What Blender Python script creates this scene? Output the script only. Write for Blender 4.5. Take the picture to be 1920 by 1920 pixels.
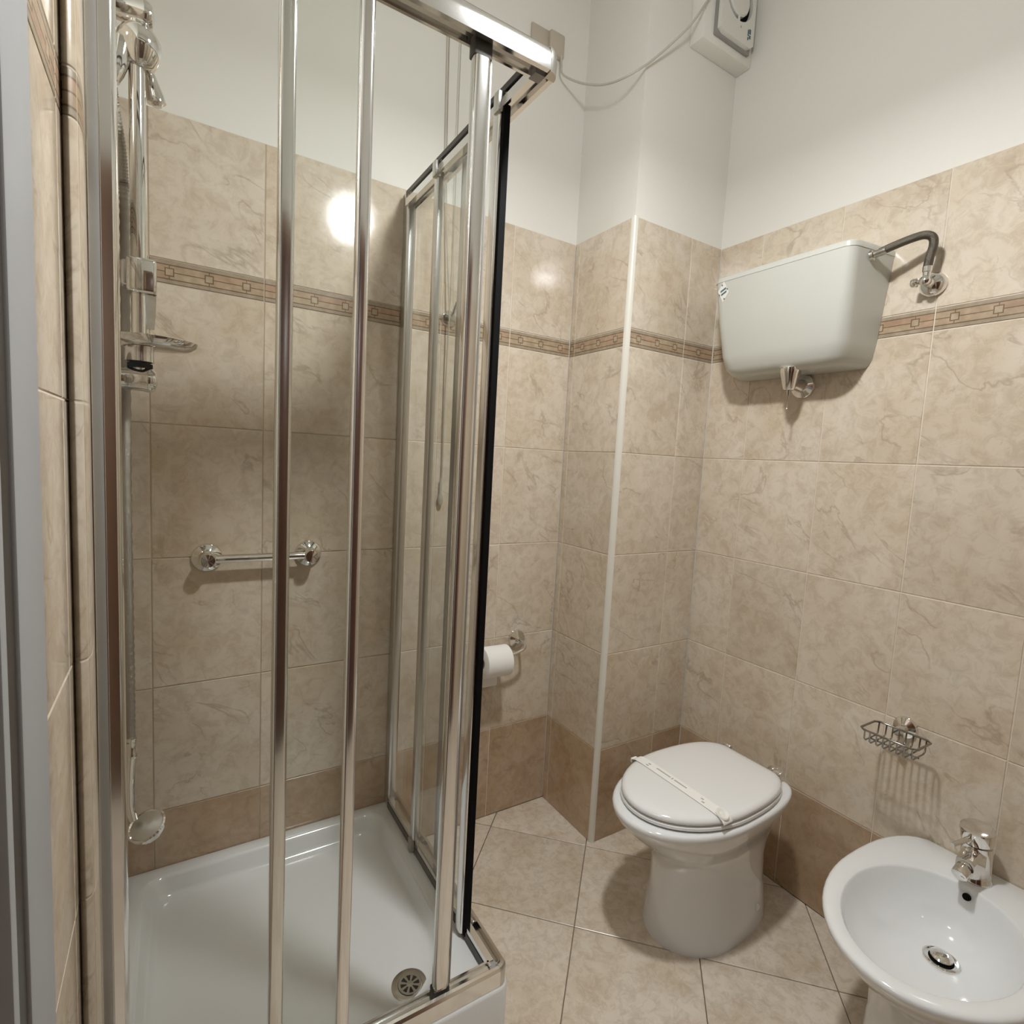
import bpy, bmesh, math, random
from mathutils import Vector, Matrix
random.seed(7)
for o in list(bpy.data.objects): bpy.data.objects.remove(o, do_unlink=True)
scene = bpy.context.scene
C = scene.collection
PI = math.pi

# ------------------------------------------------------------------ camera, world, exposure
cam_d = bpy.data.cameras.new('camera'); cam = bpy.data.objects.new('camera', cam_d); C.objects.link(cam)
cam.location = (-1.2003, -1.5851, 1.2838)
cam.rotation_euler = (1.4769, -0.0529, -0.5553)
cam_d.sensor_width = 36; cam_d.sensor_fit = 'HORIZONTAL'
cam_d.lens = 1014.42 / 1920 * 36
cam_d.clip_start = 0.01
scene.camera = cam
w = bpy.data.worlds.new('world'); scene.world = w; w.use_nodes = True
w.node_tree.nodes['Background'].inputs[0].default_value = (1, 0.97, 0.92, 1)
w.node_tree.nodes['Background'].inputs[1].default_value = 0.02
vs = scene.view_settings
vs.view_transform = 'Standard'; vs.look = 'None'; vs.gamma = 1; vs.use_curve_mapping = False
vs.exposure = -0.06
LAMP_POS = Vector((-0.53, -0.96, 2.33)); LAMP_BULB = 130.0; LAMP_DOWN = 18.5; LAMP_GLOW = 10.0; LAMP_COL = (0.925, 0.955, 1.0)
HALL_STRENGTH = 34.0

# room planes (tile surfaces): back y=0, right x=.41, left x=-1.312, rear y=-2.20
XR, XL, YR, ZC = 0.41, -1.312, -2.20, 3.0
CY, TW, TH = -0.29, 0.25, 0.333          # column front, tile width, tile height
Z1, BH = 0.33, 0.056                      # top of the brown row, border height
ZB = Z1 + 4 * TH; ZT = ZB + BH + TH       # border bottom, top of tiling
PL = 0.004                                # plaster sits this far behind the tile faces

# ------------------------------------------------------------------ materials
def new_mat(name):
    m = bpy.data.materials.new(name); m.use_nodes = True
    return m, m.node_tree, m.node_tree.nodes['Principled BSDF']

def simple(name, col, rough=0.5, metal=0.0, coat=0.0, bump=0.0, bscale=60, var=0.0):
    m, nt, b = new_mat(name)
    b.inputs['Base Color'].default_value = (*col, 1)
    b.inputs['Roughness'].default_value = rough; b.inputs['Metallic'].default_value = metal
    b.inputs['Coat Weight'].default_value = coat; b.inputs['Coat Roughness'].default_value = 0.03
    n = nt.nodes.new('ShaderNodeTexNoise'); g = nt.nodes.new('ShaderNodeNewGeometry')
    nt.links.new(g.outputs['Position'], n.inputs['Vector'])
    n.inputs['Scale'].default_value = bscale; n.inputs['Detail'].default_value = 4
    if var:
        mx = nt.nodes.new('ShaderNodeMix'); mx.data_type = 'RGBA'
        mx.inputs[6].default_value = (*[c * (1 - var) for c in col], 1); mx.inputs[7].default_value = (*[min(1, c * (1 + var)) for c in col], 1)
        nt.links.new(n.outputs['Fac'], mx.inputs[0]); nt.links.new(mx.outputs[2], b.inputs['Base Color'])
    if bump:
        bp = nt.nodes.new('ShaderNodeBump'); bp.inputs['Strength'].default_value = bump; bp.inputs['Distance'].default_value = 0.002
        nt.links.new(n.outputs['Fac'], bp.inputs['Height']); nt.links.new(bp.outputs['Normal'], b.inputs['Normal'])
    return m

def ramp(nt, fac, stops):
    r = nt.nodes.new('ShaderNodeValToRGB'); e = r.color_ramp.elements
    while len(e) < len(stops): e.new(0.5)
    for el, (p, c) in zip(e, stops): el.position = p; el.color = (*c, 1) if len(c) == 3 else c
    nt.links.new(fac, r.inputs[0]); return r

def marble(name, c_hi, c_lo, c_vein, rough=0.12, vein=0.6, speck=0.3, scale=1.0, bump=0.02):
    m, nt, b = new_mat(name); N = nt.nodes.new; L = nt.links.new
    g = N('ShaderNodeNewGeometry'); oi = N('ShaderNodeObjectInfo')
    mul = N('ShaderNodeVectorMath'); mul.operation = 'SCALE'; mul.inputs[0].default_value = (37.1, 91.7, 53.3)
    L(oi.outputs['Random'], mul.inputs['Scale'])
    add = N('ShaderNodeVectorMath'); add.operation = 'ADD'; L(g.outputs['Position'], add.inputs[0]); L(mul.outputs[0], add.inputs[1])
    def noise(sc, det=5, ro=0.6, dist=0.0):
        n = N('ShaderNodeTexNoise'); n.inputs['Scale'].default_value = sc * scale; n.inputs['Detail'].default_value = det
        n.inputs['Roughness'].default_value = ro; n.inputs['Distortion'].default_value = dist
        L(add.outputs[0], n.inputs['Vector']); return n.outputs['Fac']
    n_big = noise(5.5, 4, 0.55, 0.4)
    base = ramp(nt, n_big, [(0.32, c_lo), (0.62, c_hi)])
    n_mid = noise(28, 6, 0.7, 0.6)
    r_mid = ramp(nt, n_mid, [(0.38, (0.80, 0.76, 0.71)), (0.56, (1, 1, 1))])
    m1 = N('ShaderNodeMix'); m1.data_type = 'RGBA'; m1.blend_type = 'MULTIPLY'; m1.inputs[0].default_value = speck + 0.3
    L(base.outputs[0], m1.inputs[6]); L(r_mid.outputs[0], m1.inputs[7])
    # thin wandering veins, sparse
    tco = N('ShaderNodeTexCoord'); add2 = N('ShaderNodeVectorMath'); add2.operation = 'ADD'; L(tco.outputs['Object'], add2.inputs[0]); L(mul.outputs[0], add2.inputs[1])
    mp = N('ShaderNodeMapping'); mp.vector_type = 'TEXTURE'; mp.inputs['Rotation'].default_value = (0, math.radians(34), math.radians(30)); mp.inputs['Scale'].default_value = (1.9, 1.0, 0.8)
    L(add2.outputs[0], mp.inputs['Vector'])
    nv = N('ShaderNodeTexNoise'); nv.inputs['Scale'].default_value = 5.5 * scale; nv.inputs['Detail'].default_value = 5; nv.inputs['Roughness'].default_value = 0.52; nv.inputs['Distortion'].default_value = 0.5
    L(mp.outputs[0], nv.inputs['Vector']); n_v = nv.outputs['Fac']
    s = N('ShaderNodeMath'); s.operation = 'SUBTRACT'; L(n_v, s.inputs[0]); s.inputs[1].default_value = 0.5
    a = N('ShaderNodeMath'); a.operation = 'ABSOLUTE'; L(s.outputs[0], a.inputs[0])
    r_v = ramp(nt, a.outputs[0], [(0.0, (1, 1, 1)), (0.015, (0, 0, 0))])
    n_m = noise(9.0, 2, 0.5); r_m = ramp(nt, n_m, [(0.44, (0, 0, 0)), (0.58, (1, 1, 1))])
    k = N('ShaderNodeMath'); k.operation = 'MULTIPLY'; L(r_v.outputs[0], k.inputs[0]); L(r_m.outputs[0], k.inputs[1])
    k2 = N('ShaderNodeMath'); k2.operation = 'MULTIPLY'; L(k.outputs[0], k2.inputs[0]); k2.inputs[1].default_value = vein
    m2 = N('ShaderNodeMix'); m2.data_type = 'RGBA'; L(k2.outputs[0], m2.inputs[0]); L(m1.outputs[2], m2.inputs[6]); m2.inputs[7].default_value = (*c_vein, 1)
    # clustered flecks
    n_f = noise(75, 3, 0.6, 0.3); r_f = ramp(nt, n_f, [(0.60, (0, 0, 0)), (0.70, (1, 1, 1))])
    n_c = noise(12, 3, 0.6); r_c = ramp(nt, n_c, [(0.52, (0, 0, 0)), (0.68, (1, 1, 1))])
    f = N('ShaderNodeMath'); f.operation = 'MULTIPLY'; L(r_f.outputs[0], f.inputs[0]); L(r_c.outputs[0], f.inputs[1])
    f2 = N('ShaderNodeMath'); f2.operation = 'MULTIPLY'; L(f.outputs[0], f2.inputs[0]); f2.inputs[1].default_value = speck
    m3 = N('ShaderNodeMix'); m3.data_type = 'RGBA'; L(f2.outputs[0], m3.inputs[0]); L(m2.outputs[2], m3.inputs[6]); m3.inputs[7].default_value = (*c_vein, 1)
    hs_ = N('ShaderNodeHueSaturation'); L(m3.outputs[2], hs_.inputs['Color'])
    tv = N('ShaderNodeMath'); tv.operation = 'MULTIPLY_ADD'; L(oi.outputs['Random'], tv.inputs[0]); tv.inputs[1].default_value = 0.09; tv.inputs[2].default_value = 0.955
    L(tv.outputs[0], hs_.inputs['Value']); ts = N('ShaderNodeMath'); ts.operation = 'MULTIPLY_ADD'; L(n_big, ts.inputs[0]); ts.inputs[1].default_value = -0.5; ts.inputs[2].default_value = 1.22
    L(ts.outputs[0], hs_.inputs['Saturation']); L(hs_.outputs[0], b.inputs['Base Color'])
    b.inputs['Roughness'].default_value = rough; b.inputs['IOR'].default_value = 1.58
    bp = N('ShaderNodeBump'); bp.inputs['Strength'].default_value = bump; bp.inputs['Distance'].default_value = 0.001
    L(n_mid, bp.inputs['Height']); L(bp.outputs['Normal'], b.inputs['Normal'])
    return m

M = {}
M['tile'] = marble('beige_marbled_tile', (0.71, 0.620, 0.500), (0.635, 0.540, 0.420), (0.40, 0.315, 0.225), 0.10, 0.62, 0.42)
M['brown'] = marble('brown_marbled_tile', (0.55, 0.405, 0.27), (0.45, 0.32, 0.205), (0.30, 0.20, 0.12), 0.14, 0.5, 0.4)
M['ftile'] = marble('beige_floor_tile', (0.74, 0.65, 0.535), (0.64, 0.55, 0.44), (0.40, 0.32, 0.24), 0.26, 0.2, 0.5, 1.3)
M['grout'] = simple('pale_grout', (0.74, 0.66, 0.55), 0.8, var=0.1)
M['grout_worn'] = simple('stained_shower_grout', (0.50, 0.42, 0.32), 0.8, var=0.3, bscale=9)
M['grout_floor'] = simple('dark_floor_grout', (0.30, 0.23, 0.16), 0.85, var=0.15)
M['plaster'] = simple('white_wall_paint', (0.80, 0.785, 0.725), 0.65, bump=0.05, bscale=120, var=0.015)
M['pvc'] = simple('white_plastic_trim', (0.74, 0.71, 0.63), 0.25)
M['ceramic'] = simple('white_glazed_ceramic', (0.80, 0.815, 0.815), 0.10, coat=0.6)
M['seatp'] = simple('white_seat_lacquer', (0.83, 0.835, 0.825), 0.12, coat=0.6)
M['acrylic'] = simple('white_tray_enamel', (0.79, 0.81, 0.815), 0.12, coat=0.5)
M['tank'] = simple('grey_white_cistern_plastic', (0.60, 0.605, 0.55), 0.28, var=0.02, bscale=8)
M['chrome'] = simple('polished_chrome', (0.80, 0.79, 0.77), 0.05, 1.0)
M['alu'] = simple('bright_anodised_aluminium', (0.82, 0.82, 0.81), 0.13, 1.0)
M['alu_dull'] = simple('satin_aluminium', (0.66, 0.66, 0.64), 0.28, 1.0)
M['steel'] = simple('satin_steel', (0.55, 0.54, 0.50), 0.22, 1.0)
M['braid'] = simple('braided_steel_hose', (0.15, 0.135, 0.11), 0.32, 1.0, bump=0.8, bscale=700)
M['hose'] = simple('ribbed_chrome_hose', (0.42, 0.40, 0.36), 0.25, 1.0, bump=0.8, bscale=700)
M['wire'] = simple('dark_chrome_wire', (0.30, 0.285, 0.26), 0.18, 1.0)
M['black'] = simple('black_rubber', (0.003, 0.003, 0.003), 0.8)
M['black'].node_tree.nodes['Principled BSDF'].inputs['Specular IOR Level'].default_value = 0.15
M['dark'] = simple('dark_grey_plastic', (0.05, 0.045, 0.04), 0.4)
M['greyp'] = simple('mid_grey_plastic', (0.30, 0.29, 0.27), 0.4)
M['whitep'] = simple('white_appliance_plastic', (0.74, 0.73, 0.67), 0.35)
M['paper'] = simple('white_toilet_paper', (0.86, 0.85, 0.81), 0.95, bump=0.1, bscale=300)
M['card'] = simple('grey_cardboard', (0.45, 0.38, 0.30), 0.9)
M['label'] = simple('white_label_paper', (0.85, 0.84, 0.78), 0.5)
M['ink'] = simple('blue_grey_ink', (0.10, 0.16, 0.19), 0.6)
M['greyink'] = simple('pale_grey_ink', (0.45, 0.44, 0.42), 0.7)
M['frame'] = simple('grey_painted_door_frame', (0.38, 0.39, 0.40), 0.45)
M['plate'] = simple('beige_cover_plate', (0.52, 0.46, 0.37), 0.5)
M['cable'] = simple('grey_white_cable', (0.55, 0.53, 0.47), 0.5)
M['cord'] = simple('grey_pull_cord', (0.42, 0.39, 0.32), 0.8)
M['wood'] = simple('brown_hall_panelling', (0.20, 0.10, 0.045), 0.5, var=0.35, bscale=5)
M['wood_dark'] = simple('dark_red_brown_wood', (0.085, 0.035, 0.022), 0.35, var=0.3, bscale=7)
M['hallfloor'] = simple('dark_hall_floor', (0.16, 0.10, 0.06), 0.4, var=0.2, bscale=6)

def mat_glass():
    m = bpy.data.materials.new('clear_shower_glass'); m.use_nodes = True; nt = m.node_tree
    nt.nodes.clear(); N = nt.nodes.new; L = nt.links.new
    out = N('ShaderNodeOutputMaterial'); mix = N('ShaderNodeMixShader'); tr = N('ShaderNodeBsdfTransparent'); gl = N('ShaderNodeBsdfGlossy')
    tr.inputs[0].default_value = (0.985, 0.99, 0.982, 1); gl.inputs['Roughness'].default_value = 0.0; gl.inputs[0].default_value = (1, 1, 1, 1)
    lw = N('ShaderNodeLayerWeight'); lw.inputs['Blend'].default_value = 0.5
    p = N('ShaderNodeMath'); p.operation = 'POWER'; L(lw.outputs['Facing'], p.inputs[0]); p.inputs[1].default_value = 5
    q = N('ShaderNodeMath'); q.operation = 'MULTIPLY_ADD'; L(p.outputs[0], q.inputs[0]); q.inputs[1].default_value = 0.9; q.inputs[2].default_value = 0.018
    L(q.outputs[0], mix.inputs[0]); L(tr.outputs[0], mix.inputs[1]); L(gl.outputs[0], mix.inputs[2]); L(mix.outputs[0], out.inputs[0])
    return m
M['glass'] = mat_glass()

def mat_emit(name, col, s):
    m = bpy.data.materials.new(name); m.use_nodes = True; nt = m.node_tree; nt.nodes.clear()
    o = nt.nodes.new('ShaderNodeOutputMaterial'); e = nt.nodes.new('ShaderNodeEmission')
    e.inputs[0].default_value = (*col, 1); e.inputs[1].default_value = s; nt.links.new(e.outputs[0], o.inputs[0]); return m
M['lamp'] = mat_emit('glowing_opal_lamp_globe', LAMP_COL, LAMP_GLOW)
_nt = M['lamp'].node_tree; _o = [n for n in _nt.nodes if n.type == 'OUTPUT_MATERIAL'][0]; _e = [n for n in _nt.nodes if n.type == 'EMISSION'][0]
_t = _nt.nodes.new('ShaderNodeBsdfTransparent'); _t.inputs[0].default_value = (0.9, 0.88, 0.84, 1); _a = _nt.nodes.new('ShaderNodeAddShader')
_nt.links.new(_e.outputs[0], _a.inputs[0]); _nt.links.new(_t.outputs[0], _a.inputs[1]); _nt.links.new(_a.outputs[0], _o.inputs[0])
M['bulb'] = mat_emit('glowing_bulb', LAMP_COL, LAMP_BULB)
M['hall_fill_lamp'] = mat_emit('glowing_hall_fill_globe', (0.94, 0.96, 1.0), HALL_STRENGTH)

def mat_border():
    # relief border: outer bands, thin dark lines, a middle line and three small squares per 25 cm piece
    m, nt, b = new_mat('patterned_border_tile'); N = nt.nodes.new; L = nt.links.new
    tc = N('ShaderNodeTexCoord'); sp = N('ShaderNodeSeparateXYZ'); L(tc.outputs['Object'], sp.inputs[0])
    def mth(op, a, bb=None, c=None):
        n = N('ShaderNodeMath'); n.operation = op
        for i, v in enumerate((a, bb, c)):
            if v is None: continue
            if isinstance(v, (int, float)): n.inputs[i].default_value = v
            else: L(v, n.inputs[i])
        return n.outputs[0]
    z = sp.outputs[2]; x = sp.outputs[0]
    def line(val, w): return mth('LESS_THAN', mth('ABSOLUTE', val), w)
    cell = TW / 3
    u = mth('MULTIPLY', mth('SUBTRACT', mth('FRACT', mth('ADD', mth('DIVIDE', x, cell), 10.5)), 0.5), cell)   # centred on each square
    az = mth('ABSOLUTE', z); au = mth('ABSOLUTE', u); mx = mth('MAXIMUM', az, au)
    insq = mth('LESS_THAN', mx, 0.0095); ring = line(mth('SUBTRACT', mx, 0.0086), 0.0013)
    mid = mth('MULTIPLY', line(z, 0.0011), mth('GREATER_THAN', au, 0.0095))
    stub = mth('MULTIPLY', line(u, 0.0009), mth('MULTIPLY', mth('GREATER_THAN', az, 0.0095), mth('LESS_THAN', az, 0.0165)))
    l1 = line(mth('SUBTRACT', az, 0.0165), 0.0013); l2 = mth('GREATER_THAN', az, 0.0262)
    dark = mth('MAXIMUM', mth('MAXIMUM', ring, mid), mth('MAXIMUM', stub, mth('MAXIMUM', l1, l2)))
    inner = mth('LESS_THAN', az, 0.0165)
    # each half segment between squares is a slightly different colour
    seg = mth('FLOOR', mth('ADD', mth('DIVIDE', x, cell), 10)); sz = mth('GREATER_THAN', z, 0)
    oi = N('ShaderNodeObjectInfo')
    cv = N('ShaderNodeCombineXYZ'); L(seg, cv.inputs[0]); L(sz, cv.inputs[1]); L(oi.outputs['Random'], cv.inputs[2])
    wn = N('ShaderNodeTexWhiteNoise'); wn.noise_dimensions = '3D'; L(cv.outputs[0], wn.inputs['Vector'])
    rc = ramp(nt, wn.outputs['Value'], [(0.0, (0.46, 0.365, 0.25)), (0.5, (0.45, 0.34, 0.23)), (1.0, (0.44, 0.295, 0.20))])
    g = N('ShaderNodeNewGeometry'); no = N('ShaderNodeTexNoise'); no.inputs['Scale'].default_value = 45; no.inputs['Detail'].default_value = 4
    L(g.outputs['Position'], no.inputs['Vector'])
    m1 = N('ShaderNodeMix'); m1.data_type = 'RGBA'; L(inner, m1.inputs[0]); m1.inputs[6].default_value = (0.385, 0.32, 0.235, 1); L(rc.outputs[0], m1.inputs[7])
    m2 = N('ShaderNodeMix'); m2.data_type = 'RGBA'; L(insq, m2.inputs[0]); L(m1.outputs[2], m2.inputs[6]); m2.inputs[7].default_value = (0.46, 0.37, 0.26, 1)
    m3 = N('ShaderNodeMix'); m3.data_type = 'RGBA'; L(dark, m3.inputs[0]); L(m2.outputs[2], m3.inputs[6]); m3.inputs[7].default_value = (0.20, 0.135, 0.08, 1)
    rr = ramp(nt, no.outputs['Fac'], [(0.35, (0.82, 0.80, 0.77)), (0.65, (1.05, 1.05, 1.05))])
    m4 = N('ShaderNodeMix'); m4.data_type = 'RGBA'; m4.blend_type = 'MULTIPLY'; m4.inputs[0].default_value = 1; L(m3.outputs[2], m4.inputs[6]); L(rr.outputs[0], m4.inputs[7])
    L(m4.outputs[2], b.inputs['Base Color']); b.inputs['Roughness'].default_value = 0.25
    bp = N('ShaderNodeBump'); bp.inputs['Strength'].default_value = 0.6; bp.inputs['Distance'].default_value = 0.001; bp.invert = True
    L(dark, bp.inputs['Height']); L(bp.outputs['Normal'], b.inputs['Normal'])
    return m
M['border'] = mat_border()

# ------------------------------------------------------------------ mesh helpers
class MB:
    """collects world-space geometry; build() makes ONE object"""
    def __init__(s): s.v = []; s.f = []
    def add(s, verts, faces):
        n = len(s.v); s.v += [Vector(v) for v in verts]; s.f += [tuple(i + n for i in f) for f in faces]; return s
    def box(s, x0, x1, y0, y1, z0, z1, bev=0.0, seg=2):
        if bev <= 0:
            v = [(x, y, z) for z in (z0, z1) for y in (y0, y1) for x in (x0, x1)]
            return s.add(v, [(0, 2, 3, 1), (4, 5, 7, 6), (0, 1, 5, 4), (2, 6, 7, 3), (0, 4, 6, 2), (1, 3, 7, 5)])
        bm = bmesh.new(); bmesh.ops.create_cube(bm, size=1)
        for v in bm.verts: v.co = Vector(((x0 + x1) / 2 + v.co.x * (x1 - x0), (y0 + y1) / 2 + v.co.y * (y1 - y0), (z0 + z1) / 2 + v.co.z * (z1 - z0)))
        bmesh.ops.bevel(bm, geom=bm.edges[:], offset=bev, segments=seg, profile=0.5, affect='EDGES')
        return s.bm(bm)
    def bm(s, bm, mat=None):
        bm.verts.index_update()
        v = [(mat @ x.co if mat else x.co.copy()) for x in bm.verts]; f = [tuple(q.index for q in fc.verts) for fc in bm.faces]
        bm.free(); return s.add(v, f)
    def loft(s, rings, cap0=True, cap1=True, close=True):
        n = len(rings[0]); base = [p for r in rings for p in r]; fs = []
        for i in range(len(rings) - 1):
            for j in range(n if close else n - 1):
                k = (j + 1) % n; fs.append((i * n + j, i * n + k, (i + 1) * n + k, (i + 1) * n + j))
        if cap0: fs.append(tuple(range(n - 1, -1, -1)))
        if cap1: fs.append(tuple((len(rings) - 1) * n + j for j in range(n)))
        return s.add(base, fs)
    def lathe(s, o, axis, prof, seg=24, cap0=True, cap1=True):
        o = Vector(o); a = Vector(axis).normalized(); t = Vector((0, 0, 1)) if abs(a.z) < 0.9 else Vector((1, 0, 0))
        u = a.cross(t).normalized(); w_ = a.cross(u)
        rings = [[o + a * h + (u * math.cos(2 * PI * k / seg) + w_ * math.sin(2 * PI * k / seg)) * max(r, 1e-5) for k in range(seg)] for r, h in prof]
        return s.loft(rings, cap0, cap1)
    def rod(s, p0, p1, r, seg=16, r1=None):
        p0 = Vector(p0); p1 = Vector(p1); d = p1 - p0
        return s.lathe(p0, d, [(r, 0), (r if r1 is None else r1, d.length)], seg)
    def tube(s, pts, r, seg=10, sm=6, closed=False):
        P = [Vector(p) for p in pts]
        if sm > 1 and len(P) > 2:
            Q = []; n = len(P); rng = range(n if closed else n - 1)
            for i in rng:
                if closed: a, b, c, d = P[i - 1], P[i], P[(i + 1) % n], P[(i + 2) % n]
                else: a, b, c, d = P[max(i - 1, 0)], P[i], P[i + 1], P[min(i + 2, n - 1)]
                for k in range(sm):
                    t = k / sm
                    Q.append(0.5 * ((2 * b) + (c - a) * t + (2 * a - 5 * b + 4 * c - d) * t * t + (3 * b - a - 3 * c + d) * t ** 3))
            if not closed: Q.append(P[-1])
            P = Q
        rings = []; n = len(P); prev = None
        for i in range(n):
            if closed: d = (P[(i + 1) % n] - P[i - 1]).normalized()
            else: d = (P[min(i + 1, n - 1)] - P[max(i - 1, 0)]).normalized()
            if prev is None:
                t = Vector((0, 0, 1)) if abs(d.z) < 0.9 else Vector((1, 0, 0)); prev = d.cross(t).normalized()
            u = (prev - d * prev.dot(d)).normalized(); prev = u; q = d.cross(u)
            rr = r(i / (n - 1)) if callable(r) else r
            rings.append([P[i] + (u * math.cos(2 * PI * k / seg) + q * math.sin(2 * PI * k / seg)) * rr for k in range(seg)])
        if closed: rings.append(rings[0])
        return s.loft(rings, not closed, not closed)
    def prism(s, pts, axis, a0, a1):
        """extrude a 2-D outline: axis 'z' -> (x,y), 'x' -> (y,z), 'y' -> (x,z)"""
        def put(p, t): return {'z': (p[0], p[1], t), 'x': (t, p[0], p[1]), 'y': (p[0], t, p[1])}[axis]
        return s.loft([[put(p, a0) for p in pts], [put(p, a1) for p in pts]])
    def build(s, name, mat, parent=None, smooth=None, sub=0):
        me = bpy.data.meshes.new(name)
        off = wloc(parent) if parent else Vector((0, 0, 0))
        me.from_pydata([v - off for v in s.v], [], s.f)
        bm = bmesh.new(); bm.from_mesh(me)
        bmesh.ops.remove_doubles(bm, verts=bm.verts[:], dist=1e-6)
        bmesh.ops.recalc_face_normals(bm, faces=bm.faces[:]); bm.to_mesh(me); bm.free()
        me.materials.append(M[mat]); o = bpy.data.objects.new(name, me); C.objects.link(o)
        if parent: o.parent = parent
        if smooth:
            for p in me.polygons: p.use_smooth = True
            try: me.set_sharp_from_angle(angle=math.radians(smooth))
            except Exception: pass
        if sub:
            md = o.modifiers.new('subsurf', 'SUBSURF'); md.levels = sub; md.render_levels = sub
        return o
def wloc(o):
    l = Vector(o.location)
    while o.parent: o = o.parent; l += Vector(o.location)
    return l
def thing(name, loc, label, cat, group=None):
    o = bpy.data.objects.new(name, None); C.objects.link(o); o.location = loc; o.empty_display_size = 0.05
    return tag(o, label, cat, group)
def tag(o, label, cat, group=None):
    o['label'] = label; o['category'] = cat
    if group: o['group'] = group
    return o
def struct(o, label=None, cat=None):
    o['kind'] = 'structure'
    if label: o['label'] = label
    if cat: o['category'] = cat
    return o
def lab(o, label): o['label'] = label; return o

# ------------------------------------------------------------------ structure
YB, TK = 0.0, 0.14
wall_back = struct(MB().box(XL - TK, XR + TK, PL, PL + TK, 0, ZC).build('wall_back', 'plaster'), 'white painted back wall with beige marbled tiles behind the shower', 'wall')
wall_right = struct(MB().box(XR + PL, XR + PL + TK, YR, PL, 0, ZC).build('wall_right', 'plaster'), 'white painted wall with beige tiles behind toilet and bidet', 'wall')
DY0, DY1, DZ = -1.122, -2.08, 2.12       # doorway in the left wall
wl = MB().box(XL - TK, XL - PL, DY0, PL, 0, ZC).box(XL - TK, XL - PL, YR, DY1, 0, ZC).box(XL - TK, XL - PL, DY1, DY0, DZ, ZC)
wall_left = struct(wl.build('wall_left', 'plaster'), 'tiled wall at the left edge carrying the shower rail', 'wall')
wall_rear = struct(MB().box(XL - TK, XR + TK, YR - TK, YR, 0, ZC).build('wall_rear', 'plaster'), 'white painted wall with tiled lower part opposite the shower', 'wall')
wall_column = struct(MB().box(PL, XR + PL, CY + PL, PL, 0, ZC).build('wall_column', 'plaster'), 'boxed-out white and beige tiled corner column beside the toilet', 'column')
ceiling = struct(MB().box(XL - TK, XR + TK, YR - TK, PL + TK, ZC, ZC + 0.1).build('ceiling', 'plaster'), 'plain white painted ceiling', 'ceiling')
floor = struct(MB().box(XL - TK, XR + TK, YR - TK, PL + TK, -0.12, -0.0095).build('floor', 'grout_floor'), 'beige stone-look floor tiles laid diagonally', 'floor')
# hallway beyond the doorway (seen only in reflections)
HX0 = -2.75
struct(MB().box(HX0 - 0.1, XL - TK, -3.3, 0.2, -0.1, 0).build('floor_hall', 'hallfloor'), 'dark hallway floor beyond the doorway', 'floor')
struct(MB().box(HX0 - 0.1, HX0, -3.3, 0.2, 0, 2.8).build('wall_hall', 'wood'), 'brown hallway wall opposite the doorway', 'wall')
struct(MB().box(HX0, XL - TK, 0.1, 0.2, 0, 2.8).box(HX0, XL - TK, -3.3, -3.2, 0, 2.8).build('wall_hall_ends', 'plaster'), 'plain hallway end walls', 'wall')
struct(MB().box(HX0 - 0.1, XL - TK, -3.3, 0.2, 2.8, 2.9).build('ceiling_hall', 'plaster'), 'white hallway ceiling', 'ceiling')

# grout beds the tiles are set in
GD = 0.0016
def bed(parent, x0, x1, y0, y1, mat='grout'): MB().box(x0, x1, y0, y1, 0, ZT - 0.0008).build('grout', mat, parent)
bed(wall_back, XL, -0.60, GD, PL, 'grout_worn')
bed(wall_back, -0.60, 0.0, GD, PL)
bed(wall_column, GD, PL, CY + GD, 0)
bed(wall_column, GD, XR, CY + GD, CY + PL)
bed(wall_right, XR + GD, XR + PL, -1.70, CY)
bed(wall_left, XL - PL, XL - GD, DY0, 0)
for par, (x0, x1, y0, y1) in ((wall_right, (XR, XR + PL, YR, -1.70)), (wall_left, (XL - PL, XL, YR, DY1 - 0.08)), (wall_rear, (XL, XR, YR, YR + PL))):
    MB().box(x0, x1, y0, y1, 0, ZT).build('tile_field', 'tile', par)

tile_cache = {}
def tile_mesh(w, h, mat):
    key = (round(w, 4), round(h, 4), mat)
    if key in tile_cache: return tile_cache[key]
    g, c, t = 0.0013, 0.0011, PL
    a, b = w / 2 - g, h / 2 - g
    ring = lambda a, b, y: [(-a, y, -b), (a, y, -b), (a, y, b), (-a, y, b)]
    v = ring(a, b, t - 0.0002) + ring(a, b, c) + ring(a - c, b - c, 0.0)
    f = [(8, 9, 10, 11)]
    for i in range(4):
        j = (i + 1) % 4; f += [(i, j, 4 + j, 4 + i), (4 + i, 4 + j, 8 + j, 8 + i)]
    me = bpy.data.meshes.new('tile'); me.from_pydata(v, [], f); me.update(); me.materials.append(M[mat]); tile_cache[key] = me; return me
def put_tile(name, w, h, mat, loc, rz, parent, tiltr=0.0):
    o = bpy.data.objects.new(name, tile_mesh(w, h, mat)); C.objects.link(o); o.parent = parent
    o.location = loc; o.rotation_euler = (random.uniform(-1, 1) * tiltr, 0, rz + random.uniform(-1, 1) * tiltr); return o
ROWS = [(0.0, Z1, 'brown', 'brown_tile')] + [(Z1 + i * TH, Z1 + (i + 1) * TH, 'tile', 'tile') for i in range(4)] + [(ZB, ZB + BH, 'border', 'border_tile'), (ZB + BH, ZT, 'tile', 'tile')]
def tile_wall(parent, edges, pos, rz):
    """edges: joint positions along the wall, pos(t) -> (x, y)"""
    for a, b in zip(edges, edges[1:]):
        for z0, z1, mat, nm in ROWS:
            x, y = pos((a + b) / 2)
            put_tile(nm, abs(b - a), z1 - z0, mat, (x, y, (z0 + z1) / 2), rz, parent, 0.0012)
tile_wall(wall_back, [XL, -1.25, -1.0, -0.75, -0.5, -0.25, 0.0], lambda t: (t, 0), 0)
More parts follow.
